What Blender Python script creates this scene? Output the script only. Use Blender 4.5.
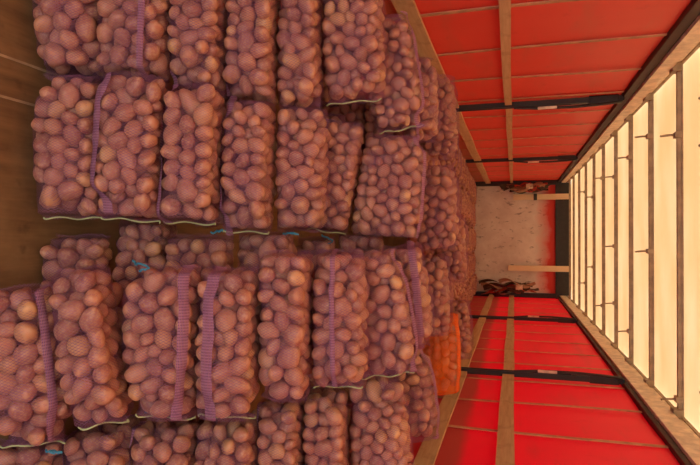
import bpy, bmesh, math, random
import numpy as np
from mathutils import Vector, Matrix, noise

for o in list(bpy.data.objects): bpy.data.objects.remove(o)
S = bpy.context.scene
COL = S.collection
PI = math.pi

# ------------------------------------------------------------------ camera
F_PX = 560.0
PITCH = math.atan(164.0/F_PX)
YAW = math.atan(6.0/F_PX)
CAM_H = 1.5
cd = bpy.data.cameras.new('camera'); cam = bpy.data.objects.new('camera', cd); COL.objects.link(cam)
cd.sensor_width = 36.0; cd.sensor_fit = 'HORIZONTAL'; cd.lens = F_PX/700.0*36.0; cd.clip_start = 0.02
FW = Vector((-math.sin(YAW)*math.cos(PITCH), math.cos(YAW)*math.cos(PITCH), -math.sin(PITCH)))
UPI = Vector((-math.cos(YAW), -math.sin(YAW), 0))        # the photo's up is the trailer's left
RT = FW.cross(UPI).normalized()                           # the photo's right is the trailer's up
CP = Vector((0, 0, CAM_H))
cam.matrix_world = Matrix(((RT.x, UPI.x, -FW.x, CP.x), (RT.y, UPI.y, -FW.y, CP.y), (RT.z, UPI.z, -FW.z, CP.z), (0, 0, 0, 1)))
S.camera = cam
def at(px, py, z):
    return CP + FW*z + RT*((px-350.0)/F_PX*z) + UPI*((232.5-py)/F_PX*z)

# ------------------------------------------------------------------ light and exposure
w = bpy.data.worlds.new('sky'); S.world = w; w.use_nodes = True
bg = w.node_tree.nodes['Background']; bg.inputs[0].default_value = (0.95, 0.97, 1.0, 1); bg.inputs[1].default_value = 3.0
sd = bpy.data.lights.new('sun', 'SUN'); sd.energy = 5.3; sd.angle = math.radians(2); sd.color = (1.0, 0.93, 0.8)
sun = bpy.data.objects.new('sun', sd); COL.objects.link(sun)
sun.rotation_euler = Vector((-0.72, 0.25, -0.85)).to_track_quat('-Z', 'Y').to_euler()
S.view_settings.view_transform = 'Standard'; S.view_settings.look = 'None'
S.view_settings.gamma = 1.0; S.view_settings.exposure = 0.0
S.cycles.max_bounces = 8; S.cycles.transparent_max_bounces = 24

# ------------------------------------------------------------------ material helpers
def mat(name):
    m = bpy.data.materials.new(name); m.use_nodes = True
    nt = m.node_tree; nt.nodes.clear()
    out = nt.nodes.new('ShaderNodeOutputMaterial')
    return m, nt, out
def N(nt, t, **kw):
    n = nt.nodes.new(t)
    for k, v in kw.items():
        if k.startswith('i_'):
            n.inputs[k[2:].replace('_', ' ')].default_value = v
        else: setattr(n, k, v)
    return n
def L(nt, a, b): nt.links.new(a, b)
def ramp(nt, fac, stops, interp='LINEAR'):
    r = nt.nodes.new('ShaderNodeValToRGB'); r.color_ramp.interpolation = interp
    e = r.color_ramp.elements
    while len(e) < len(stops): e.new(0.5)
    for i, (p, c) in enumerate(stops):
        e[i].position = p; e[i].color = (c[0], c[1], c[2], 1) if not isinstance(c, (int, float)) else (c, c, c, 1)
    nt.links.new(fac, r.inputs[0]); return r.outputs[0]
def noise_tex(nt, vec, scale, detail=4, rough=0.55):
    n = N(nt, 'ShaderNodeTexNoise'); n.inputs['Scale'].default_value = scale
    n.inputs['Detail'].default_value = detail; n.inputs['Roughness'].default_value = rough
    if vec is not None: L(nt, vec, n.inputs['Vector'])
    return n.outputs['Fac']
def mapping(nt, src, scale):
    m = N(nt, 'ShaderNodeMapping'); m.inputs['Scale'].default_value = scale
    L(nt, src, m.inputs['Vector']); return m.outputs[0]
def mixc(nt, fac, a, b, mode='MIX'):
    m = N(nt, 'ShaderNodeMixRGB', blend_type=mode)
    for i, v in ((0, fac), (1, a), (2, b)):
        if hasattr(v, 'is_linked'): L(nt, v, m.inputs[i])
        elif isinstance(v, (int, float)): m.inputs[i].default_value = v
        else: m.inputs[i].default_value = (*v, 1)
    return m.outputs[0]
def math_n(nt, op, a, b=None):
    m = N(nt, 'ShaderNodeMath', operation=op)
    for i, v in ((0, a), (1, b)):
        if v is None: continue
        if hasattr(v, 'is_linked'): L(nt, v, m.inputs[i])
        else: m.inputs[i].default_value = v
    return m.outputs[0]
def principled(nt, out, col, rough=0.6, metal=0.0, bump=None, bstr=0.3, bdist=0.01, spec=0.5):
    p = N(nt, 'ShaderNodeBsdfPrincipled')
    if hasattr(col, 'is_linked'): L(nt, col, p.inputs['Base Color'])
    else: p.inputs['Base Color'].default_value = (*col, 1)
    if hasattr(rough, 'is_linked'): L(nt, rough, p.inputs['Roughness'])
    else: p.inputs['Roughness'].default_value = rough
    p.inputs['Metallic'].default_value = metal; p.inputs['Specular IOR Level'].default_value = spec
    if bump is not None:
        b = N(nt, 'ShaderNodeBump'); b.inputs['Strength'].default_value = bstr; b.inputs['Distance'].default_value = bdist
        L(nt, bump, b.inputs['Height']); L(nt, b.outputs[0], p.inputs['Normal'])
    if out is not None: L(nt, p.outputs[0], out.inputs[0])
    return p

# potato skin: brownish red, mottled, each one a little different
def potato_material():
    m, nt, out = mat('potato_skin')
    oi = N(nt, 'ShaderNodeObjectInfo'); tc = N(nt, 'ShaderNodeTexCoord')
    gi = N(nt, 'ShaderNodeNewGeometry'); rnd = math_n(nt, 'FRACT', math_n(nt, 'ADD', oi.outputs['Random'], gi.outputs['Random Per Island']))
    base = ramp(nt, rnd, [(0, (0.32, 0.105, 0.070)), (0.45, (0.43, 0.160, 0.098)), (0.88, (0.51, 0.205, 0.115)), (1.0, (0.62, 0.33, 0.13))])
    off = N(nt, 'ShaderNodeVectorMath', operation='ADD'); L(nt, tc.outputs['Object'], off.inputs[0])
    cx = N(nt, 'ShaderNodeCombineXYZ'); r10 = math_n(nt, 'MULTIPLY', oi.outputs['Random'], 37.0)
    L(nt, r10, cx.inputs[0]); L(nt, r10, cx.inputs[1]); L(nt, cx.outputs[0], off.inputs[1])
    n1 = noise_tex(nt, off.outputs[0], 3.0, 5, 0.6)
    n2 = noise_tex(nt, off.outputs[0], 22.0, 3, 0.6)
    c = mixc(nt, ramp(nt, n1, [(0.42, 0), (0.72, 1)]), base, (0.52, 0.29, 0.17))
    c = mixc(nt, ramp(nt, n2, [(0.60, 0), (0.72, 0.7)]), c, (0.20, 0.085, 0.055))
    principled(nt, out, c, 0.48, bump=n2, bstr=0.12, bdist=0.02, spec=0.5)
    return m
M_POTATO = potato_material()

# raschel net: slanting threads with open holes between them
def net_material(name, c1, c2, cover=0.115, pitch=0.0072):
    m, nt, out = mat(name)
    uv = N(nt, 'ShaderNodeUVMap'); uv.uv_map = 'UVMap'
    sp = N(nt, 'ShaderNodeSeparateXYZ'); L(nt, uv.outputs[0], sp.inputs[0])
    x, y = sp.outputs[0], sp.outputs[1]
    dens = noise_tex(nt, uv.outputs[0], 9.0, 2, 0.5)
    wid = math_n(nt, 'MULTIPLY', ramp(nt, dens, [(0.3, cover*0.55), (0.5, cover), (0.75, cover*1.9)]), 1.0)
    def fam(kx, ky, per):
        s = math_n(nt, 'ADD', math_n(nt, 'MULTIPLY', x, kx/per), math_n(nt, 'MULTIPLY', y, ky/per))
        fr = math_n(nt, 'FRACT', s)
        return math_n(nt, 'LESS_THAN', fr, wid)
    a = fam(0.5, 0.866, pitch); b = fam(-0.5, 0.866, pitch)
    al = math_n(nt, 'MAXIMUM', a, b)
    col = mixc(nt, ramp(nt, noise_tex(nt, uv.outputs[0], 6.0, 2), [(0.35, 0), (0.7, 1)]), c1, c2)
    d = N(nt, 'ShaderNodeBsdfDiffuse'); L(nt, col, d.inputs[0])
    t = N(nt, 'ShaderNodeBsdfTranslucent'); L(nt, col, t.inputs[0])
    mx = N(nt, 'ShaderNodeMixShader'); mx.inputs[0].default_value = 0.12
    L(nt, d.outputs[0], mx.inputs[1]); L(nt, t.outputs[0], mx.inputs[2])
    tr = N(nt, 'ShaderNodeBsdfTransparent'); m2 = N(nt, 'ShaderNodeMixShader')
    L(nt, al, m2.inputs[0]); L(nt, tr.outputs[0], m2.inputs[1]); L(nt, mx.outputs[0], m2.inputs[2])
    L(nt, m2.outputs[0], out.inputs[0])
    return m
M_NET = net_material('mauve_net', (0.25, 0.10, 0.185), (0.37, 0.175, 0.26))
M_NET_O = net_material('orange_net', (0.85, 0.16, 0.025), (0.95, 0.22, 0.03), cover=0.24)
M_NET_LOOSE = net_material('mauve_net_loose', (0.30, 0.12, 0.19), (0.40, 0.19, 0.27), cover=0.06)

def seam_material(name, c1, c2):
    m, nt, out = mat(name)
    uv = N(nt, 'ShaderNodeUVMap'); uv.uv_map = 'UVMap'
    sp = N(nt, 'ShaderNodeSeparateXYZ'); L(nt, uv.outputs[0], sp.inputs[0])
    rib = math_n(nt, 'SINE', math_n(nt, 'MULTIPLY', sp.outputs[1], 2*PI/0.0085))
    c = mixc(nt, ramp(nt, math_n(nt, 'ADD', math_n(nt, 'MULTIPLY', rib, 0.5), 0.5), [(0.2, 0), (0.8, 1)]), c1, c2)
    d = N(nt, 'ShaderNodeBsdfDiffuse'); L(nt, c, d.inputs[0])
    tr = N(nt, 'ShaderNodeBsdfTransparent'); m2 = N(nt, 'ShaderNodeMixShader')
    hole = math_n(nt, 'LESS_THAN', math_n(nt, 'FRACT', math_n(nt, 'MULTIPLY', sp.outputs[0], 1/0.0042)), 0.72)
    L(nt, hole, m2.inputs[0]); L(nt, tr.outputs[0], m2.inputs[1]); L(nt, d.outputs[0], m2.inputs[2])
    L(nt, m2.outputs[0], out.inputs[0])
    return m
M_SEAM = seam_material('mauve_seam', (0.22, 0.09, 0.155), (0.38, 0.18, 0.27))
M_SEAM_O = seam_material('orange_seam', (0.6, 0.08, 0.02), (0.9, 0.2, 0.04))

def plain(name, c, rough=0.6, metal=0.0):
    m, nt, out = mat(name); tc = N(nt, 'ShaderNodeTexCoord')
    n = noise_tex(nt, tc.outputs['Object'], 14, 4)
    cc = mixc(nt, ramp(nt, n, [(0.35, 0), (0.7, 1)]), tuple(v*0.75 for v in c), tuple(min(1, v*1.2) for v in c))
    principled(nt, out, cc, rough, metal, bump=n, bstr=0.1); return m
M_HEM = plain('pale_green_hem', (0.42, 0.46, 0.22), 0.8)
M_TIE = plain('teal_twine', (0.04, 0.22, 0.32), 0.6)

def wood_material(name, c1, c2, dark, scale=(16, 1.2, 16)):
    m, nt, out = mat(name); tc = N(nt, 'ShaderNodeTexCoord')
    v = mapping(nt, tc.outputs['Object'], scale)
    n = noise_tex(nt, v, 3.0, 6, 0.6); n2 = noise_tex(nt, tc.outputs['Object'], 5.0, 4, 0.6)
    c = mixc(nt, ramp(nt, n, [(0.3, 0), (0.7, 1)]), c1, c2)
    c = mixc(nt, ramp(nt, n2, [(0.55, 0), (0.75, 0.7)]), c, dark)
    principled(nt, out, c, 0.75, bump=n, bstr=0.25, bdist=0.004, spec=0.2); return m
M_LATH = wood_material('lath_wood', (0.50, 0.31, 0.16), (0.64, 0.44, 0.25), (0.28, 0.15, 0.07))
M_BATTEN = wood_material('batten_wood', (0.78, 0.60, 0.38), (0.85, 0.70, 0.48), (0.6, 0.4, 0.22), (16, 16, 1.2))

def floor_material():
    m, nt, out = mat('brown_plywood'); tc = N(nt, 'ShaderNodeTexCoord')
    v = mapping(nt, tc.outputs['Object'], (14, 1.3, 1)); n = noise_tex(nt, v, 2.5, 6, 0.65)
    n2 = noise_tex(nt, tc.outputs['Object'], 3.5, 5, 0.6)
    c = mixc(nt, ramp(nt, n, [(0.3, 0), (0.72, 1)]), (0.13, 0.068, 0.028), (0.25, 0.135, 0.055))
    c = mixc(nt, ramp(nt, n2, [(0.45, 0), (0.75, 0.75)]), c, (0.31, 0.19, 0.085))
    c = mixc(nt, ramp(nt, noise_tex(nt, tc.outputs['Object'], 11, 3), [(0.62, 0), (0.74, 0.6)]), c, (0.09, 0.045, 0.02))
    principled(nt, out, c, 0.55, bump=n, bstr=0.2, bdist=0.004, spec=0.3); return m
M_FLOOR = floor_material()
M_JOINT = plain('floor_joint', (0.40, 0.27, 0.15), 0.7)

def curtain_material(name, red, tan_red, band_top, thru, transl):
    m, nt, out = mat(name); g = N(nt, 'ShaderNodeNewGeometry')
    sp = N(nt, 'ShaderNodeSeparateXYZ'); L(nt, g.outputs['Position'], sp.inputs[0])
    v = mapping(nt, g.outputs['Position'], (1, 0.7, 3.0)); n = noise_tex(nt, v, 2.2, 6, 0.62)
    n2 = noise_tex(nt, g.outputs['Position'], 9.0, 5, 0.65)
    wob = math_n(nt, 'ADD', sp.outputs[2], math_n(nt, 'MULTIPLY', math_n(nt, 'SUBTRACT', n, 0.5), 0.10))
    mr = N(nt, 'ShaderNodeMapRange'); mr.inputs['From Min'].default_value = band_top+0.03; mr.inputs['From Max'].default_value = band_top-0.03
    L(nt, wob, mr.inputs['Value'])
    tan_fac = math_n(nt, 'MULTIPLY', mr.outputs[0], 0.75)  # lower band: tan tone mixed in, translucent colour weaker
    tan_fac = math_n(nt, 'MAXIMUM', tan_fac, ramp(nt, n, [(0.52, 0.0), (0.8, 0.42)]))
    c = mixc(nt, tan_fac, red, tan_red)
    c = mixc(nt, ramp(nt, n2, [(0.60, 0), (0.78, 0.45)]), c, tuple(k*0.55 for k in red))
    p = principled(nt, None, c, 0.45, spec=0.35)
    t = N(nt, 'ShaderNodeBsdfTranslucent'); tc2 = mixc(nt, tan_fac, thru, tuple(k*0.35 for k in thru)); L(nt, tc2, t.inputs[0])
    mx = N(nt, 'ShaderNodeMixShader'); mx.inputs[0].default_value = transl
    L(nt, p.outputs[0], mx.inputs[1]); L(nt, t.outputs[0], mx.inputs[2]); L(nt, mx.outputs[0], out.inputs[0])
    return m
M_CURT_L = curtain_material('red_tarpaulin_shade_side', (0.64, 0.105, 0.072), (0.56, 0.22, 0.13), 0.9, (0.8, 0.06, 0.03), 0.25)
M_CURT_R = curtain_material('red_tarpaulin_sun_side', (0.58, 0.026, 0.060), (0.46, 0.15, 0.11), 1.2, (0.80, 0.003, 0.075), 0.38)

def tarp_material():
    m, nt, out = mat('cream_tarpaulin'); g = N(nt, 'ShaderNodeNewGeometry')
    n = noise_tex(nt, mapping(nt, g.outputs['Position'], (1.0, 2.0, 1)), 1.6, 5, 0.55)
    c = mixc(nt, ramp(nt, n, [(0.35, 0), (0.7, 1)]), (0.84, 0.65, 0.43), (0.87, 0.73, 0.54))
    d = N(nt, 'ShaderNodeBsdfDiffuse'); L(nt, c, d.inputs[0])
    t = N(nt, 'ShaderNodeBsdfTranslucent'); L(nt, c, t.inputs[0])
    mx = N(nt, 'ShaderNodeMixShader'); mx.inputs[0].default_value = 0.55
    L(nt, d.outputs[0], mx.inputs[1]); L(nt, t.outputs[0], mx.inputs[2]); L(nt, mx.outputs[0], out.inputs[0])
    return m
M_ROOF = tarp_material()

def endwall_material():
    m, nt, out = mat('dusty_end_wall'); g = N(nt, 'ShaderNodeNewGeometry')
    sp = N(nt, 'ShaderNodeSeparateXYZ'); L(nt, g.outputs['Position'], sp.inputs[0])
    n = noise_tex(nt, g.outputs['Position'], 3.0, 6, 0.65); n2 = noise_tex(nt, mapping(nt, g.outputs['Position'], (14, 1, 7)), 1.0, 3, 0.6)
    c = mixc(nt, ramp(nt, n, [(0.32, 0), (0.68, 1)]), (0.64, 0.54, 0.48), (0.82, 0.76, 0.69))
    c = mixc(nt, ramp(nt, n2, [(0.60, 0), (0.70, 0.65)]), c, (0.13, 0.10, 0.075))
    mr = N(nt, 'ShaderNodeMapRange'); mr.inputs['From Min'].default_value = 1.95; mr.inputs['From Max'].default_value = 2.22
    L(nt, math_n(nt, 'ADD', sp.outputs[2], math_n(nt, 'MULTIPLY', math_n(nt, 'SUBTRACT', n, 0.5), 0.35)), mr.inputs['Value'])
    c = mixc(nt, mr.outputs[0], c, (0.62, 0.035, 0.02))
    principled(nt, out, c, 0.6, bump=n, bstr=0.15); return m
M_END = endwall_material()
M_DARK = plain('black_steel', (0.022, 0.018, 0.015), 0.5)
M_RAILDK = plain('dark_rail_lip', (0.05, 0.02, 0.014), 0.6)
M_ALU = plain('rail_aluminium', (0.80, 0.66, 0.48), 0.45, 0.0)
M_BOW = plain('bow_steel', (0.36, 0.26, 0.16), 0.5, 0.0)
M_STRAP = plain('dusty_webbing', (0.52, 0.27, 0.15), 0.85)
M_STRAPRED = plain('red_webbing', (0.55, 0.055, 0.03), 0.8)
M_STRAPDK = plain('dark_webbing', (0.09, 0.045, 0.03), 0.8)
M_STRAPTAN = plain('tan_webbing', (0.42, 0.24, 0.14), 0.8)

# ------------------------------------------------------------------ object helpers
def tag(o, label=None, cat=None, group=None, kind=None):
    if label: o['label'] = label
    if cat: o['category'] = cat
    if group: o['group'] = group
    if kind: o['kind'] = kind
    return o
def link(name, me, m=None, parent=None, smooth=False):
    if m is not None and not me.materials: me.materials.append(m)
    if smooth:
        me.polygons.foreach_set('use_smooth', [True]*len(me.polygons))
    o = bpy.data.objects.new(name, me); COL.objects.link(o)
    if parent is not None: o.parent = parent
    return o
def empty(name, loc, rot=None):
    o = bpy.data.objects.new(name, None); COL.objects.link(o); o.empty_display_size = 0.05
    o.location = loc
    if rot is not None: o.rotation_euler = rot
    return o
def mesh(name, verts, faces, uvs=None):
    me = bpy.data.meshes.new(name); me.from_pydata([tuple(v) for v in verts], [], faces)
    if uvs is not None:
        ul = me.uv_layers.new(name='UVMap')
        idx = np.zeros(len(me.loops), dtype=np.int32); me.loops.foreach_get('vertex_index', idx)
        ul.data.foreach_set('uv', np.asarray(uvs, dtype=np.float32)[idx].ravel())
    me.update(); return me
def boxes_mesh(name, bl, bevel=0.0):
    bm = bmesh.new()
    for (lo, hi) in bl:
        r = bmesh.ops.create_cube(bm, size=1.0)
        c = [(a+b)/2 for a, b in zip(lo, hi)]; s = [b-a for a, b in zip(lo, hi)]
        for v in r['verts']: v.co = Vector((v.co.x*s[0]+c[0], v.co.y*s[1]+c[1], v.co.z*s[2]+c[2]))
    if bevel > 0: bmesh.ops.bevel(bm, geom=list(bm.edges), offset=bevel, segments=2, affect='EDGES', profile=0.6)
    me = bpy.data.meshes.new(name); bm.to_mesh(me); bm.free(); return me
def tube_mesh(name, pts, r, seg=6):
    pts = [Vector(p) for p in pts]; vs, fs = [], []
    for i, p in enumerate(pts):
        d = (pts[min(i+1, len(pts)-1)]-pts[max(i-1, 0)]).normalized()
        a = d.cross(Vector((0.13, 0.31, 0.94))).normalized(); b = d.cross(a)
        for k in range(seg): vs.append(p+a*r*math.cos(2*PI*k/seg)+b*r*math.sin(2*PI*k/seg))
    for i in range(len(pts)-1):
        for k in range(seg):
            k2 = (k+1) % seg
            fs.append((i*seg+k, i*seg+k2, (i+1)*seg+k2, (i+1)*seg+k))
    fs.append(tuple(range(seg))[::-1]); fs.append(tuple((len(pts)-1)*seg+k for k in range(seg)))
    return mesh(name, vs, fs)
def band_mesh(name, pts, normals, width, thick):
    vs, fs = [], []
    pts = [Vector(p) for p in pts]
    for i, p in enumerate(pts):
        d = (pts[min(i+1, len(pts)-1)]-pts[max(i-1, 0)]).normalized()
        n = Vector(normals[i]); s = d.cross(n).normalized(); n = s.cross(d).normalized()
        for a, b in ((-1, -1), (1, -1), (1, 1), (-1, 1)): vs.append(p+s*a*width/2+n*b*thick/2)
    for i in range(len(pts)-1):
        for k in range(4):
            k2 = (k+1) % 4; fs.append((i*4+k, i*4+k2, (i+1)*4+k2, (i+1)*4+k))
    e = (len(pts)-1)*4; fs += [(3, 2, 1, 0), (e, e+1, e+2, e+3)]
    return mesh(name, vs, fs)

# ------------------------------------------------------------------ the trailer
XL, XR = -1.215, 1.225
Y0, Y1 = -1.5, 12.6
ZR = 2.62
tag(link('floor', boxes_mesh('floor', [((XL-0.05, Y0, -0.06), (XR+0.05, Y1, 0.0))]), M_FLOOR), kind='structure')
for jx in (-0.93, -0.62, -0.31, 0.0, 0.31, 0.62, 0.93):
    pass
tag(link('trim_1', boxes_mesh('floor_joints', [((jx-0.004, Y0, -0.001), (jx+0.004, Y1, 0.0012)) for jx in (-0.555, -0.43)]), M_JOINT), kind='structure')

def curtain(name, x, m, sgn):
    nz, ny = 26, 300; vs, fs = [], []
    for i in range(ny+1):
        y = Y0+(Y1-Y0)*i/ny
        for j in range(nz+1):
            z = -0.02+2.46*j/nz
            bul = 0.010*noise.noise(Vector((y*1.3, z*1.1, sgn*7.0)))+0.004*noise.noise(Vector((y*5, z*1.5, sgn*3.0)))
            vs.append((x+sgn*(0.03+bul), y, z))
    n = len(vs); W = nz+1
    vs += [(v[0]+sgn*0.003, v[1], v[2]) for v in vs]
    for i in range(ny):
        for j in range(nz):
            a = i*W+j; q = (a, a+1, a+W+1, a+W)
            fs.append(q if sgn < 0 else q[::-1]); q2 = tuple(n+k for k in q); fs.append(q2[::-1] if sgn < 0 else q2)
    return tag(link(name, mesh(name, vs, fs), m, smooth=True), kind='structure')
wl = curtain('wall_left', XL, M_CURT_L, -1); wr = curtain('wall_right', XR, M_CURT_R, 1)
yy = 2.4
while yy < 12.3:
    for wall, x, s in ((wl, XL, -1), (wr, XR, 1)):
        pts = [(x+s*(0.016+0.004*math.sin(z*3+yy)), yy+0.012*math.sin(z*2.1+yy*5), z) for z in np.linspace(0.03, 2.38, 14)]
        link('webbing_strap', band_mesh('webbing_strap', pts, [(1, 0, 0)]*14, 0.034, 0.005), M_STRAP, wall)
    yy += 0.68
tag(link('wall_back', boxes_mesh('wall_back', [((XL-0.05, Y1, 0), (XR+0.05, Y1+0.05, 2.36))]), M_END), kind='structure')
tag(link('trim_2', boxes_mesh('front_header', [((XL-0.05, Y1-0.05, 2.34), (XR+0.05, Y1+0.05, ZR)),
    ((XL-0.03, Y1-0.06, 0), (XL+0.07, Y1+0.04, 2.36)), ((XR-0.07, Y1-0.06, 0), (XR+0.03, Y1+0.04, 2.36))], 0.004), M_DARK), kind='structure')
# side rails under the roof
for nm, x, s in (('trim_3', XL, -1), ('trim_4', XR, 1)):
    r = tag(link(nm, boxes_mesh('rail', [(tuple(sorted((x, x+s*0.05)))[0:1]+(Y0, 2.455-(0.03 if s > 0 else 0.0)), tuple(sorted((x, x+s*0.05)))[1:2]+(Y1, 2.60)),
        (tuple(sorted((x-s*0.035, x+s*0.02)))[0:1]+(Y0, 2.455-(0.03 if s > 0 else 0.0)), tuple(sorted((x-s*0.035, x+s*0.02)))[1:2]+(Y1, 2.55))], 0.004), M_ALU), kind='structure')
    link('dark_lip', boxes_mesh('dark_lip', [(tuple(sorted((x-s*0.012, x+s*0.05)))[0:1]+(Y0, 2.385), tuple(sorted((x-s*0.012, x+s*0.05)))[1:2]+(Y1, 2.455-(0.03 if s > 0 else 0.0)))], 0.006), M_RAILDK, r)
    link('upper_lip', boxes_mesh('upper_lip', [(tuple(sorted((x-s*0.005, x+s*0.05)))[0:1]+(Y0, 2.60), tuple(sorted((x-s*0.005, x+s*0.05)))[1:2]+(Y1, 2.625))], 0.004), M_BOW, r)
# roof tarpaulin, gently sagging between its bows
BOWS = [3.5, 4.345, 5.19, 6.03, 6.87, 7.78, 8.66, 9.6, 10.55, 11.5, 12.25]
BALL = [-0.7, 0.14, 0.98, 1.82, 2.66] + BOWS
def roof():
    ny, nx = 380, 30; vs, fs = [], []
    ys = np.linspace(Y0, Y1, ny+1)
    for y in ys:
        k = min(range(len(BALL)), key=lambda i: abs(BALL[i]-y)); near = min(abs(BALL[k]-y)/0.42, 1)
        for i in range(nx+1):
            t = i/nx; x = XL-0.05+(XR-XL+0.1)*t
            sag = -0.018*math.sin(near*PI/2)*math.sin(PI*t)
            wr_ = 0.012*noise.noise(Vector((x*1.2, y*2.2, 4)))+0.006*noise.noise(Vector((x*2+y*3, y*1.0, 9)))
            vs.append((x, y, ZR+0.032+sag*0.6+wr_*math.sin(PI*t)*0.8))
    W = nx+1; n = len(vs); vs += [(a, b, c+0.003) for a, b, c in vs]
    for j in range(ny):
        for i in range(nx):
            a = j*W+i; q = (a, a+W, a+W+1, a+1); fs.append(q); fs.append(tuple(n+k for k in q)[::-1])
    tag(link('ceiling', mesh('ceiling', vs, fs), M_ROOF, smooth=True), kind='structure')
roof()
CLIPS = {4.345: (-0.72, 1.10), 5.19: (-0.86, 0.10), 6.03: (-0.8, 0.9), 6.87: (-0.7, 0.08, 0.72), 7.78: (-0.78, 0.85), 8.66: (-0.6, 0.4), 9.6: (-0.75, 0.7), 3.5: (-0.78, -0.52, 0.83)}
ORD = ['first', 'second', 'third', 'fourth', 'fifth', 'sixth', 'seventh', 'eighth', 'ninth', 'tenth', 'eleventh', 'twelfth', 'thirteenth',
       'fourteenth', 'fifteenth', 'sixteenth', 'seventeenth', 'eighteenth', 'nineteenth', 'twentieth', 'twenty-first', 'twenty-second', 'twenty-third', 'twenty-fourth', 'twenty-fifth', 'twenty-sixth', 'twenty-seventh', 'twenty-eighth', 'twenty-ninth', 'thirtieth', 'thirty-first', 'thirty-second', 'thirty-third', 'thirty-fourth']
nb = len(BOWS)
for i, y in enumerate(BOWS):
    which = 'nearest the end wall' if i == nb-1 else f'{ORD[nb-1-i]} from the end wall'
    b = empty('roof_bow', (0, y, ZR-0.045))
    tag(b, f'brown steel roof bow under the cream tarpaulin, {which}', 'roof bow', 'roof bows')
    me = boxes_mesh('beam', [((XL-0.0, -0.013, 0.004), (XR+0.0, 0.013, 0.036)), ((XL, -0.018, 0.032), (XR, 0.018, 0.042))], 0.003)
    link('beam', me, M_BOW, b)
    for s, x in ((1, XL+0.03), (-1, XR-0.03)):
        link('end_bracket', boxes_mesh('end_bracket', [((x-0.03, -0.045, -0.03), (x+0.03, 0.045, 0.03))], 0.006), M_BOW, b)
    for cx in CLIPS.get(y, ()):
        link('hook', tube_mesh('hook', [(cx, 0, 0.0), (cx, -0.012, -0.04), (cx+0.004, -0.012, -0.085), (cx+0.006, -0.02, -0.10)], 0.008), M_BOW, b)
        link('hook_collar', boxes_mesh('hook_collar', [((cx-0.02, -0.03, -0.012), (cx+0.02, 0.03, 0.038))], 0.004), M_BOW, b)

# side posts with their clamps
POSTS = [5.24, 8.86]
for side, x, s in (('left', XL, -1), ('right', XR, 1)):
    for i, y in enumerate(POSTS):
        p = empty('side_post', (x-s*0.015, y, 0))
        wn = 'shaded' if side == 'left' else 'sunlit'
        place = 'top' if side == 'left' else 'bottom'
        tag(p, f'black steel post on the red curtain along the photo {place}, {"nearer the camera" if i == 0 else "nearer the end wall"}', 'post', 'side posts')
        link('channel', boxes_mesh('channel', [((-0.025, -0.036, 0.0), (0.02, -0.02, 2.40)), ((-0.025, 0.02, 0.0), (0.02, 0.036, 2.40)), ((-0.012, -0.03, 0.0), (0.012, 0.03, 2.40))], 0.003), M_DARK, p)
        link('clamp', boxes_mesh('clamp', [((-0.035, -0.042, 2.12), (0.03, 0.042, 2.36)), ((-0.03, -0.03, 1.98), (0.02, 0.03, 2.14))], 0.012), M_DARK, p)
        lv = link('lever', tube_mesh('lever', [(-s*0.03, -0.038, 2.38), (-s*0.045, -0.048, 2.24), (-s*0.055, -0.05, 2.0), (-s*0.05, -0.045, 1.7), (-s*0.03, -0.035, 1.5)], 0.013, 8), M_DARK, p)
        link('lever_grip', boxes_mesh('lever_grip', [((-s*0.05-0.012, -0.062, 1.70), (-s*0.05+0.012, -0.032, 1.86))], 0.005), M_ALU, lv)
# wooden laths slotted between the posts
segs = [(Y0, POSTS[0]-0.03, 'nearest the camera'), (POSTS[0]+0.03, POSTS[1]-0.03, 'between the two posts'), (POSTS[1]+0.03, Y1-0.07, 'next to the end wall')]
for side, x, s in (('top', XL, -1), ('bottom', XR, 1)):
    for (zc, hh, nm) in ((0.96, 0.052, 'lower'), (1.452, 0.05 if side == 'bottom' else 0.030, 'upper')):
        for (a, b, ln) in segs:
            r = random.Random(hash((side, nm, ln)) if False else int(zc*1000)+int(a*77)+(5 if s > 0 else 0))
            me = bpy.data.meshes.new('wooden_lath'); bm = bmesh.new(); nseg = 24
            rows = []
            for k in range(nseg+1):
                yk = (a-b)/2+(b-a)*k/nseg; wv = 0.004*math.sin(k*0.5+zc*9)
                rows.append([bm.verts.new((px, yk, pz+wv)) for px, pz in ((-0.012, -hh), (0.012, -hh), (0.012, hh), (-0.012, hh))])
            for k in range(nseg):
                for q in range(4): bm.faces.new((rows[k][q], rows[k][(q+1) % 4], rows[k+1][(q+1) % 4], rows[k+1][q]))
            bm.faces.new(rows[0][::-1]); bm.faces.new(rows[-1])
            bmesh.ops.recalc_face_normals(bm, faces=bm.faces); bm.to_mesh(me); bm.free()
            o = link('wooden_lath', me, M_LATH); o.location = (x-s*0.006, (a+b)/2, zc+(0.075 if side == 'bottom' and nm == 'lower' else 0))
            tag(o, f'{nm} wooden lath on the red curtain at the photo {side}, {ln}', 'lath', 'side laths')
# two pale battens hanging in front of the end wall
for x, z0, lb in ((-0.89, 1.48, 'pale wooden batten on the end wall, upper one in the photo, with dark bracket'), (0.63, 1.38, 'pale wooden batten on the end wall, lower one in the photo')):
    b = empty('wooden_batten', (x, Y1-0.067, z0)); tag(b, lb, 'batten', 'end wall battens')
    link('board', boxes_mesh('board', [((-0.06, -0.015, 0), (0.06, 0.015, 2.60-z0))], 0.004), M_BATTEN, b)
    if x < 0:
        link('bracket', boxes_mesh('bracket', [((-0.07, -0.03, 0.42), (0.07, -0.014, 0.49))], 0.004), M_DARK, b)
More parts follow.
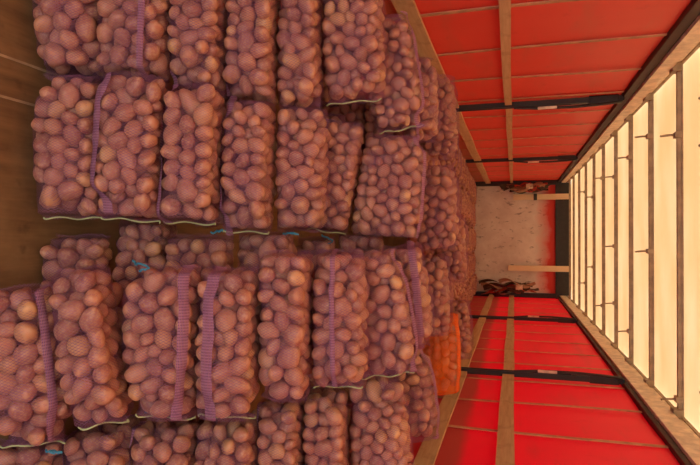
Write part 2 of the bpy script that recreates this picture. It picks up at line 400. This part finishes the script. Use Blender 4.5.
# bunched cargo straps in both far corners
def bundle(x, z0, z1, seed, lb, spread):
    r = random.Random(seed); b = empty('strap_bundle', (x, Y1-0.20, z0)); tag(b, lb, 'strap bundle', 'cargo straps in the far corners')
    for k in range(11):
        ph = r.uniform(0, 6); x0 = r.uniform(-spread, spread); m = r.choice([M_STRAPRED, M_STRAPRED, M_STRAPRED, M_STRAPDK, M_STRAPTAN])
        za = r.uniform(0, 0.35)*(z1-z0); zb = r.uniform(0.6, 1.0)*(z1-z0); n = 22; pts, nn = [], []
        for i in range(n):
            t = i/(n-1); z = za+(zb-za)*t
            pts.append((x0*(1-0.5*t)+0.06*math.sin(t*7+ph), -0.05*math.sin(t*5+ph*2)-0.012*k+0.06, z))
            nn.append((math.sin(t*4+ph), -math.cos(t*4+ph), 0.1))
        link('strap', band_mesh('strap', pts, nn, r.uniform(0.06, 0.12), 0.006), m, b)
    link('ratchet', boxes_mesh('ratchet', [((-0.05, -0.12, 0.55*(z1-z0)), (0.05, -0.08, 0.55*(z1-z0)+0.14)), ((-0.06, -0.13, 0.55*(z1-z0)+0.05), (0.06, -0.10, 0.55*(z1-z0)+0.075))], 0.004), M_ALU, b)
bundle(-1.10, 1.12, 2.25, 3, 'dark red cargo straps bunched in the far corner, upper one in the photo', 0.04)
bundle(1.02, 0.72, 2.2, 8, 'tangled red cargo straps in the far corner, lower one in the photo', 0.13)

# ------------------------------------------------------------------ potatoes
def potato_mesh(seed, sub):
    r = random.Random(seed); bm = bmesh.new(); bmesh.ops.create_icosphere(bm, subdivisions=sub, radius=1.0)
    eyes = [Vector((r.gauss(0, 1), r.gauss(0, 1), r.gauss(0, 1))).normalized() for _ in range(7)]
    off = Vector((seed*3.7, seed*1.9, seed*5.3)); egg = r.uniform(-0.14, 0.14)
    for v in bm.verts:
        d = v.co.normalized()
        k = 1+0.13*noise.noise(d*1.1+off)+0.035*noise.noise(d*3.2+off)
        for e in eyes:
            c = d.dot(e)
            if c > 0.95: k -= 0.05*((c-0.95)/0.05)
        v.co = Vector((d.x, d.y*(1+egg*d.x), d.z*(1+egg*d.x)))*k
    me = bpy.data.meshes.new('potato'); bm.to_mesh(me); bm.free()
    me.materials.append(M_POTATO); me.polygons.foreach_set('use_smooth', [True]*len(me.polygons)); return me
P_HI = [potato_mesh(i+1, 3) for i in range(10)]
P_LO = [potato_mesh(i+1, 2) for i in range(6)]

def rand_rot(rng):
    q = rng.normal(size=4); q /= np.linalg.norm(q); a, b, c, d = q
    return np.array([[1-2*(c*c+d*d), 2*(b*c-a*d), 2*(b*d+a*c)], [2*(b*c+a*d), 1-2*(b*b+d*d), 2*(c*d-a*b)], [2*(b*d-a*c), 2*(c*d+a*b), 1-2*(b*b+c*c)]])

def pack(Lx, W, D, seed, rmean=0.0318, fill=0.60, planes=()):
    """Settle potatoes inside a pillow of the given length, width and depth."""
    rng = np.random.default_rng(seed)
    vol = 0.88*Lx*W*D
    mc = (rng.random((3000, 3))-0.5)*np.array([Lx, W, D]); ok = np.ones(3000, bool)
    for nv_, d_ in planes: ok &= (mc @ nv_) < d_
    vol *= max(0.35, ok.mean()); rad = []
    tot = 0
    while tot < vol*fill:
        q = float(np.clip(rng.normal(rmean, rmean*0.13), rmean*0.68, rmean*1.42)); rad.append(q); tot += 4/3*PI*q**3*0.98
    rad = np.array(rad); n = len(rad); h = np.array([Lx/2, W/2, D/2])
    p = (rng.random((n, 3))*2-1)*h*0.85
    ax = np.column_stack([rng.uniform(1.02, 1.30, n), rng.uniform(0.92, 1.02, n), rng.uniform(0.80, 0.92, n)])*0.96
    R = np.stack([rand_rot(rng) for _ in range(n)])
    sup = [1.02*np.sqrt((((R.transpose(0, 2, 1) @ nv_)*ax*rad[:, None])**2).sum(1))+0.002 for nv_, d_ in planes]
    for it in range(170):
        d = p[:, None]-p[None]; dist = np.sqrt((d**2).sum(-1))+1e-9; np.fill_diagonal(dist, 9)
        ov = np.clip((rad[:, None]+rad[None])*0.99-dist, 0, None)
        p = p+(d/dist[..., None]*ov[..., None]*0.28).sum(1)
        hs = np.maximum(h[None]-rad[:, None], 0.012)
        q = np.abs(p)/hs
        g = (q[:, 0]**8+(q[:, 1]**3.2+q[:, 2]**3.2)**(8/3.2))**(1/8)
        k = np.where(g > 1, 1/g, 1.0); p = p*k[:, None]
        for (nv_, d_), sp_ in zip(planes, sup):
            p = p-np.clip(p @ nv_+sp_-d_, 0, None)[:, None]*nv_[None]
    return p, rad, ax, R

def filt(a, k, fn):
    out = a.copy()
    for s in range(-k, k+1):
        out = fn(out, np.roll(a, s, 1))
    b = out.copy()
    for s in range(-k, k+1):
        sh = np.roll(out, s, 0)
        if s > 0: sh[:s] = out[:1]
        if s < 0: sh[s:] = out[-1:]
        b = fn(b, sh)
    return b
def blur(a):
    b = (np.roll(a, 1, 1)+2*a+np.roll(a, -1, 1))/4
    c = b.copy(); c[1:-1] = (b[:-2]+2*b[1:-1]+b[2:])/4; return c

def drape(P, W, D, flap, nu, nv, seed, planes=()):
    """The net drawn tight over the packed potatoes, sewn flat at both ends. Returns grid, u count."""
    p, rad, ax, R = P; rng = random.Random(seed)
    xe = float(np.max(np.abs(p[:, 0])+rad*1.0))*0.975
    xs = np.linspace(-xe, xe, nv); us = np.linspace(0, 2*PI, nu, endpoint=False)
    dy, dz = W*np.cos(us), D*np.sin(us); ln = np.sqrt(dy**2+dz**2); dy /= ln; dz /= ln
    r = np.full((nv, nu), 0.012)
    Mi = np.einsum('nij,nj->nji', R, 1/(rad[:, None]*ax))      # rows: inverse axes
    for i in range(len(p)):
        near = np.abs(xs-p[i, 0]) < rad[i]*1.4
        if not near.any(): continue
        o = np.zeros((near.sum(), 3)); o[:, 0] = xs[near]; o -= p[i]
        A = o @ Mi[i].T; d = np.column_stack([np.zeros(nu), dy, dz]) @ Mi[i].T
        aa = (d**2).sum(1)[None]; bb = A @ d.T; cc = (A**2).sum(1)[:, None]-1
        disc = bb**2-aa*cc
        t = np.where(disc > 0, (-bb+np.sqrt(np.maximum(disc, 0)))/aa, 0)
        r[near] = np.maximum(r[near], t)
    c = filt(filt(r, 4, np.maximum), 4, np.minimum)
    c = np.maximum(blur(blur(blur(c))), blur(r))+0.0022
    rows = []
    for j in range(nv): rows.append(np.column_stack([np.full(nu, xs[j]), c[j]*dy, c[j]*dz]))
    hw = W/2*0.82; zf = D*0.10
    def flap_rows(base, sg):
        out = []
        for t, zs in ((0.12, 0.80), (0.28, 0.52), (0.45, 0.26), (0.65, 0.10), (0.85, 0.035), (1.0, 0.02)):
            q = base.copy(); q[:, 0] = sg*(xe+flap*t)+sg*0.004*np.sin(np.arange(nu)*0.5+seed)*t
            yb = base[:, 1]; ymax = np.max(np.abs(yb))
            tgt = np.cos(us)*hw; q[:, 1] = yb*(1-t)+tgt*t
            wave = 0.009*np.sin(q[:, 1]/hw*4.5+seed*1.7)*t
            q[:, 2] = base[:, 2]*zs+zf*(1-zs)*0.6+wave
            out.append(q)
        return out
    lo = flap_rows(rows[0], -1)[::-1]; hi = flap_rows(rows[-1], 1)
    G = np.array(lo+rows+hi)
    for nv_, d_ in list(planes)*4: G = G-np.clip(G @ nv_+0.0015-d_, 0, None)[..., None]*nv_
    return G

def net_mesh(G, name='net'):
    nv, nu = G.shape[:2]; per = np.linalg.norm(np.diff(np.concatenate([G, G[:, :1]], 1), axis=1), axis=2).mean(0)
    arc = np.concatenate([[0], np.cumsum(per)]); lenv = np.concatenate([[0], np.cumsum(np.linalg.norm(np.diff(G, axis=0), axis=2).mean(1))])
    vs, uv, fs = [], [], []
    for j in range(nv):
        for i in range(nu+1):
            vs.append(G[j, i % nu]); uv.append((arc[i], lenv[j]))
    W = nu+1
    for j in range(nv-1):
        for i in range(nu): a = j*W+i; fs.append((a, a+1, a+W+1, a+W))
    return mesh(name, vs, fs, uv)

def seam_mesh(G, ang, width, planes=(), shift=0.0):
    nv, nu = G.shape[:2]; i0 = ang/(2*PI)*nu
    cen = G.mean(1)
    line = lambda f: G[:, int(math.floor(f)) % nu]*(1-(f % 1))+G[:, (int(math.floor(f))+1) % nu]*(f % 1)
    c = line(i0); tan = line(i0+1.5)-line(i0-1.5)
    for _ in range(4):
        c[1:-1] = (c[:-2]+2*c[1:-1]+c[2:])/4; tan[1:-1] = (tan[:-2]+2*tan[1:-1]+tan[2:])/4
    tan /= (np.linalg.norm(tan, axis=1)[:, None]+1e-9)
    out = c-cen; out[:, 0] = 0; out -= tan*(out*tan).sum(1)[:, None]; out /= (np.linalg.norm(out, axis=1)[:, None]+1e-9)
    vs, uv, fs = [], [], []; ln = np.concatenate([[0], np.cumsum(np.linalg.norm(np.diff(c, axis=0), axis=1))])
    K = 5
    for j in range(nv):
        for k in range(K):
            s = (k/(K-1)-0.5)
            vs.append(c[j]+tan[j]*s*width+out[j]*(0.007+0.004*(1-(2*s)**2))); uv.append((s*width+0.5, ln[j]))
    vs = np.array(vs)
    for nv_, d_ in list(planes)*3: vs = vs-np.clip((vs+shift) @ nv_+0.0008-d_, 0, None)[:, None]*nv_
    for j in range(nv-1):
        for k in range(K-1): a = j*K+k; fs.append((a, a+1, a+K+1, a+K))
    return mesh('seam_strip', vs, fs, uv)

def hem_mesh(G, end):
    row = G[-1] if end > 0 else G[0]; nu = row.shape[0]
    half = [row[i] for i in range(0, nu//2+1, 2)]
    return tube_mesh('hem', [tuple(h) for h in half], 0.0025, 6)

def build_sack(cx, axes, dims, seed, label, group, seam=None, hems=(), tie=None, orange=False, hi=True, name='potato_sack', planes=(), rmean=0.0318, net_m=None):
    """cx: centre in the world; axes: unit length / width / outward axes; dims: length, width, depth."""
    Lx, W, D = dims
    P = pack(Lx, W, D, seed, rmean, planes=planes); p, rad, ax, R = P
    G = drape(P, W, D, 0.016, 64, 64, seed, planes) if hi else drape(P, W, D, 0.012, 40, 36, seed, planes)
    A = Matrix((axes[0], axes[1], axes[2])).transposed()
    ext = sum(abs(a.z)*d/2 for a, d in zip(axes, dims))
    base = Vector(cx)-Vector((0, 0, W/2*0.95)); bl = A.transposed() @ (base-Vector(cx)); blv = np.array(bl)
    root = empty(name, base, A.to_euler())
    tag(root, label, 'sack', group)
    Gs = G-blv
    link('net', net_mesh(Gs), M_NET_O if orange else (net_m or M_NET), root, smooth=True)
    order = np.argsort(-(p[:, 2]/D+np.abs(p[:, 1])/W*0.5)); cnt = 0
    rr = random.Random(seed); lib = P_HI if hi else P_LO
    for i in order[:100]:
        o = bpy.data.objects.new('potato', lib[rr.randrange(len(lib))]); COL.objects.link(o); o.parent = root
        M3 = Matrix([list(R[i][k]) for k in range(3)]) @ Matrix.Diagonal(Vector(rad[i]*ax[i]))
        M4 = M3.to_4x4(); M4.translation = Vector(p[i]-blv); o.matrix_basis = M4
    for k, (ang, wd) in enumerate(seam or ()):
        link('seam_strip', seam_mesh(Gs, ang, wd, planes, blv), M_SEAM_O if orange else M_SEAM, root, smooth=True)
    for e in hems:
        link('hem', hem_mesh(Gs, e), M_HEM, root)
    if tie is not None:
        e, fy = tie; r2 = random.Random(seed+5)
        st = np.array([e*(Lx/2+0.02), fy*W/2, D*0.18])-blv; pts = [Vector(st)]
        for k in range(12):
            pts.append(pts[-1]+Vector((e*0.004*r2.uniform(-1.5, 1.5), 0.010*r2.uniform(0.2, 1.4)*(1 if k < 7 else -0.7), 0.006*r2.uniform(-0.6, 1.2))))
        t = link('tie_string', tube_mesh('tie_string', pts, 0.0035, 6), M_TIE, root); t['label'] = 'teal twine closing the sack mouth'
    return root, P, G

def aim_axes(A, B, tau_k=0.5, roll=0.0):
    c = (A+B)/2; view = (CP-c).normalized()
    ln = (B-A).normalized()
    dep = math.asin(max(-1, min(1, view.z)))                     # how far the camera looks down on it
    az = Vector((view.x*0.6, view.y, 0)).normalized()
    out = (az*math.cos(dep*tau_k)+Vector((0, 0, 1))*math.sin(dep*tau_k)).normalized()
    out = (out-ln*out.dot(ln)).normalized()
    wid = out.cross(ln).normalized()
    if wid.z < 0: wid = -wid; ln = -ln
    # right handed: ln x wid = out
    if ln.cross(wid).dot(out) < 0: ln = -ln
    delta = view.angle(out)
    return c, ln, wid, out, delta

SACKS = []   # stack, A, B, thickness px, zA, zB, options
SU = 1.27
def sk(key, A, B, th, z, label, group, z2=None, tau=0.5, D=0.25, **kw):
    SACKS.append((key, A, B, th, z, z if z2 is None else z2, label, group, tau, D, kw))

# seam angles: 90 degrees is straight out, smaller is towards the roof side, larger towards the floor side
def sa(deg, wd=0.03): return (math.radians(deg), wd)
n_th = ['first', 'second', 'third', 'fourth', 'fifth', 'sixth', 'seventh', 'eighth']
def lab(i, stack, extra=''):
    s = f'{n_th[i]} potato sack from the bare floor, {stack} photo row'
    return s + (', '+extra if extra else '')
G1, G2, G3, G4 = 'sacks of the front stack at the photo top', 'sacks of the second front stack', 'sacks of the third front stack', 'sacks of the front stack at the photo bottom'
# stack at the photo's top edge
sk('c1_0', (77, -64), (77, 76), 58, 1.84, lab(0, 'topmost'), G1)
sk('c1_1', (146, -62), (140, 80), 68, 1.84, lab(1, 'topmost', 'seam down its front'), G1, seam=[sa(75, .02)])
sk('c1_2', (205, -45), (199, 93), 60, 1.88, lab(2, 'topmost'), G1, seam=[sa(150)])
sk('c1_3', (257, -35), (253, 105), 57, 1.95, lab(3, 'topmost'), G1, seam=[sa(158)])
sk('c1_4', (301, -30), (304, 108), 50, 2.02, lab(4, 'topmost'), G1)
sk('c1_5', (347, -28), (354, 102), 54, 2.10, lab(5, 'topmost', 'pale hem showing'), G1, hems=(1,))
sk('c1_6', (384, 22), (401, 129), 42, 2.30, lab(6, 'topmost', 'leaning'), G1, seam=[sa(20)], hems=(1,))
# second stack
sk('c2_0', (80, 80), (79, 217), 60, 1.82, lab(0, 'second', 'green hem on the floor'), G2, hems=(1,), tau=0.4)
sk('c2_1', (145, 76), (135, 219), 65, 1.80, lab(1, 'second', 'wide ribbed seam'), G2, seam=[sa(132, .036)], hems=(1,))
sk('c2_2', (198, 83), (193, 222), 60, 1.83, lab(2, 'second', 'wide ribbed seam'), G2, seam=[sa(132, .036)], hems=(1,))
sk('c2_3', (254, 103), (250, 231), 57, 1.93, lab(3, 'second', 'narrow seam'), G2, seam=[sa(130, .024)], hems=(1,))
sk('c2_4', (299, 108), (295, 230), 49, 2.06, lab(4, 'second', 'blue tie'), G2, tie=(1, -0.3), hems=())
sk('c2_5', (349, 122), (331, 231), 46, 2.20, lab(5, 'second', 'slanting seam'), G2, seam=[sa(140, .03)], hems=(1,))
sk('c2_6', (391, 137), (385, 242), 56, 2.30, lab(6, 'second', 'tipped at the top'), G2, seam=[sa(25)])
# sacks lying deeper, seen in the gap between the second and third stack
GG = 'sacks set back in the gap between the stacks'
sk('g0', (84, 236), (84, 350), 70, 1.94, 'potato sack in the gap, lying lowest on the brown floor', GG, hems=(1,), tau=0.35)
sk('g1', (142, 222), (142, 330), 60, 2.02, 'potato sack in the gap, second from the bare floor', GG)
sk('g2', (205, 236), (205, 350), 70, 2.0, 'potato sack in the gap, third from the bare floor', GG, tie=(-1, 0.2))
sk('g3', (268, 232), (268, 345), 64, 2.08, 'potato sack in the gap, fourth from the bare floor', GG)
sk('g4', (321, 238), (321, 340), 42, 2.3, 'small potato sack in the gap, fifth from the bare floor', GG, tie=(-1, 0.1))
sk('g5', (358, 232), (360, 335), 46, 2.38, 'potato sack in the gap, sixth from the bare floor', GG)
# third stack
sk('c3_0', (20, 287), (35, 441), 66, 1.64, lab(0, 'third', 'ribbed seam, cut by photo edge'), G3, hems=(1,), tie=(1, 0.45), tau=0.35, seam=[sa(38, .026)])
sk('c3_1', (90, 268), (112, 420), 60, 1.63, lab(1, 'third', 'no seam, green hem'), G3, hems=(1,))
sk('c3_2', (174, 266), (167, 414), 70, 1.70, lab(2, 'third', 'seam down its face'), G3, seam=[sa(62, .032)], hems=(1,), tie=(-1, -0.8))
sk('c3_3', (233, 268), (230, 414), 64, 1.73, lab(3, 'third', 'seam down its face'), G3, seam=[sa(105, .036)], hems=(1,))
sk('c3_4', (288, 252), (286, 396), 57, 1.78, lab(4, 'third', 'no seam showing'), G3)
sk('c3_5', (336, 251), (338, 384), 49, 1.88, lab(5, 'third', 'thin seam'), G3, seam=[sa(88, .016)], hems=(1,))
sk('c3_6', (369, 253), (388, 373), 50, 2.02, lab(6, 'third', 'seam on its roof side'), G3, seam=[sa(15, .03)], hems=(1,))
sk('c3_7', (401, 246), (411, 345), 38, 2.24, lab(7, 'third', 'bright seam'), G3, seam=[sa(60, .03)])
# fourth stack
sk('c4_0', (30, 438), (30, 585), 72, 1.72, lab(0, 'lowest', 'mostly hidden'), G4, tau=0.35)
sk('c4_1', (100, 420), (100, 560), 66, 1.80, lab(1, 'lowest'), G4, seam=[sa(130, .02)])
sk('c4_2', (169, 412), (171, 550), 60, 1.84, lab(2, 'lowest', 'teal tie'), G4, seam=[sa(140, .02)], tie=(-1, -0.5))
sk('c4_3', (229, 406), (232, 545), 62, 1.88, lab(3, 'lowest'), G4)
sk('c4_4', (285, 392), (286, 528), 52, 1.94, lab(4, 'lowest', 'broad seam'), G4, seam=[sa(140, .036)])
sk('c4_5', (326, 382), (329, 518), 54, 2.02, lab(5, 'lowest'), G4, seam=[sa(165, .03)])
sk('c4_6', (371, 373), (384, 500), 52, 2.12, lab(6, 'lowest', 'some pale potatoes'), G4)
sk('c4_7', (401, 347), (415, 436), 42, 2.5, lab(7, 'lowest', 'purple seam'), G4, seam=[sa(20, .03)])
# behind the front stacks
GB = 'sacks just behind the front stacks'
sk('b0', (417, 62), (418, 142), 34, 2.55, 'potato sack behind the leaning sack near the upper red curtain', GB, seam=[sa(90, .02)])
sk('b1', (433, 78), (437, 160), 34, 3.15, 'potato sack touching the lower lath at the photo top, before the first post', GB)
sk('b2', (377, 95), (377, 165), 44, 2.72, 'shaded potato sack in the hole beneath the leaning sack', GB)
sk('b3', (430, 166), (434, 250), 40, 2.78, 'plump potato sack right behind the tipped sack of the second row', GB)
sk('b4', (426, 255), (430, 335), 34, 2.95, 'potato sack behind the third row, lying toward the orange sack', GB)
sk('b5', (449, 215), (450, 282), 26, 3.6, 'potato sack two behind the tipped sack, mid load', GB)
sk('orange', (434, 313), (436, 391), 38, 3.2, 'bright orange net sack near the lower red curtain', None, orange=True, name='orange_sack', seam=[sa(30, .03)])
sk('b7', (352, 372), (356, 500), 60, 2.42, 'shaded potato sack set back behind the fifth and sixth of the lowest photo row', GB)
sk('b8', (352, 66), (352, 168), 50, 2.78, 'shaded potato sack in the dark hole under the sixth of the topmost photo row', GB)
sk('b6', (455, 300), (458, 358), 22, 4.2, 'potato sack directly behind the bright orange one', GB)

# the next layer into the load, seen only through the slits between the front sacks
for stack, word in (('c1', 'topmost'), ('c2', 'second'), ('c3', 'third'), ('c4', 'lowest')):
    mem = [q for q in SACKS if q[0].startswith(stack)]
    for i in (0, 2, 4):
        p_, q_ = mem[i], mem[i+1]
        mid = lambda k: tuple((p_[k][e]+q_[k][e])/2 for e in (0, 1))
        if i == 0: mid = lambda k: tuple(p_[k][e]*0.3+q_[k][e]*0.7 for e in (0, 1))
        sk('k', mid(1), mid(2), (q_[1][0]-p_[1][0])*0.86, (p_[4]+q_[4])/2+0.31, f'buried potato sack behind the {n_th[i]} and {n_th[i+1]} of the {word} photo row', 'sacks buried behind the front stacks', tau=0.5)
FRAMES = []
def place_sacks():
    for (key, A, B, th, zA, zB, label, group, tau, D, kw) in SACKS:
        a3, b3 = at(A[0], A[1], zA), at(B[0], B[1], zB)
        c, ln, wid, out, delta = aim_axes(a3, b3, tau)
        zc = (zA+zB)/2; t = th/2*zc/F_PX*SU
        W = 2*math.sqrt(max(t*t-(D/2*math.sin(delta))**2, 0.004))/math.cos(delta)
        Lx = (b3-a3).length-0.012
        FRAMES.append((c, (ln, wid, out), (Lx, W, D), zc, ln.dot(b3-a3) > 0))
    PL = [[] for _ in FRAMES]
    def half(f, n): return sum(abs(a.dot(n))*d/2 for a, d in zip(f[1], f[2]))
    for i, f in enumerate(FRAMES):
        # the boards and the two curtains hold the sacks in
        for n, lim in ((Vector((0, 0, -1)), 0.0), (Vector((-1, 0, 0)), -XL-0.02), (Vector((1, 0, 0)), XR-0.02)):
            d = lim-n.dot(f[0])
            if d < half(f, n): PL[i].append((n, d))
        # sacks pressed against each other flatten along the plane where they meet
        for j in range(i):
            g = FRAMES[j]; v = f[0]-g[0]
            if v.length > 0.75: continue
            best = None
            for a, b in [(p_, q_) for p_, q_ in zip(f[1], g[1])]:
                for n in (a, b, a+(b if a.dot(b) > 0 else -b), v):
                    n = n.normalized(); n = n if n.dot(v) > 0 else -n
                    hi_g = n.dot(g[0])+half(g, n); lo_f = n.dot(f[0])-half(f, n)
                    pen = hi_g-lo_f
                    if best is None or pen < best[0]: best = (pen, n, (hi_g+lo_f)/2)
            if best[0] > 0:
                pen, n, m = best
                PL[j].append((n, m-n.dot(g[0]))); PL[i].append((-n, n.dot(f[0])-m))
    for i, (key, A, B, th, zA, zB, label, group, tau, D, kw) in enumerate(SACKS):
        c, axes, dims, zc, fw = FRAMES[i]
        kw = dict(kw); sgn = 1 if fw else -1
        if 'hems' in kw: kw['hems'] = tuple(h*sgn for h in kw['hems'])
        if kw.get('tie'): kw['tie'] = (kw['tie'][0]*sgn, kw['tie'][1])
        A3 = np.array([list(a) for a in axes])
        planes = [(A3 @ np.array(n), d) for n, d in PL[i]]
        rm = {'c1': 0.0285, 'c2': 0.0288, 'c3': 0.0297, 'c4': 0.0292, 'g0': 0.029}.get(key[:2], 0.0275)
        if key[:2] in ('c1', 'c2', 'c3', 'c4'): rm -= 0.0004*int(key[3])
        build_sack(c, axes, dims, 100+i, label, group, hi=zc < 2.65, planes=planes, rmean=rm, **kw)
place_sacks()

# ------------------------------------------------------------------ the rest of the load, row behind row to the end wall
def top_h(y):
    return float(np.interp(y, [2.6, 4, 6, 9, 12.3], [1.04, 0.96, 0.90, 0.81, 0.72]))
def copy_tree(o):
    c = o.copy(); COL.objects.link(c)
    for ch in o.children:
        d = ch.copy(); COL.objects.link(d); d.parent = c
    return c
protos = []
for k in range(5):
    root, P, G = build_sack((0, 0, 0), (Vector((1, 0, 0)), Vector((0, 0, 1)), Vector((0, -1, 0))), (0.445, 0.20, 0.262), 900+k, 'x', 'sacks over the rest of the load', seam=[sa(40+25*k, .028)], hi=False, rmean=0.030, net_m=M_NET_LOOSE)
    protos.append([root, False])
# the same sacks as one mesh of potatoes under one net, for rows too far off to show their parts
def joined(root):
    bm = bmesh.new()
    for ch in root.children:
        if ch.name.startswith('potato'):
            t = bmesh.new(); t.from_mesh(ch.data); t.transform(ch.matrix_basis); tmp = bpy.data.meshes.new('t'); t.to_mesh(tmp); t.free()
            bm.from_mesh(tmp); bpy.data.meshes.remove(tmp)
    me = bpy.data.meshes.new('potato_filling'); bm.to_mesh(me); bm.free(); me.materials.append(M_POTATO)
    me.polygons.foreach_set('use_smooth', [True]*len(me.polygons))
    r = empty('potato_sack', (0, 0, 0)); r['label'] = 'x'; r['category'] = 'sack'; r['group'] = root['group']
    f = link('potato_filling', me, None, r); f['kind'] = 'stuff'
    n = [ch for ch in root.children if ch.name.startswith('net')][0]
    link('net', n.data, None, r)
    return r
jp = [[joined(p[0]), False] for p in protos]
rg = random.Random(11)
row, y = 0, 2.95
last = [9.0]*5
while y < 12.4:
    xs = [-0.97, -0.485, 0.0, 0.485, 0.97]
    sh = rg.uniform(-0.06, 0.06)
    for k, x in enumerate(xs):
        if any(abs(f[0].x-x-sh) < 0.46 and abs(f[0].y-y) < 0.31 and abs(f[0].z-top_h(y)+0.1) < 0.25 for f in FRAMES): continue
        rec = (protos if y < 7.4 else jp)[rg.randrange(5)]
        if rec[1]: o = copy_tree(rec[0])
        else: o = rec[0]; rec[1] = True
        hz = min(last[k]-0.0012, top_h(y)-0.20+rg.uniform(-0.02, 0.05)); last[k] = hz
        xx = max(-0.965, min(0.965, x+sh+rg.uniform(-0.008, 0.008)))
        o.location = (xx, y+rg.uniform(-0.015, 0.015), hz)
        o.rotation_euler = (PI/2-0.32+rg.uniform(-0.02, 0.02), rg.uniform(-0.04, 0.04), rg.uniform(-0.04, 0.04))
        o['label'] = f'net potato sack topping the load, {ORD[row]} row behind the stacks, {ORD[k]} from photo top'
    row += 1; y += 0.30
for rec in protos+jp:
    if not rec[1]:
        for ch in list(rec[0].children): bpy.data.objects.remove(ch)
        bpy.data.objects.remove(rec[0])
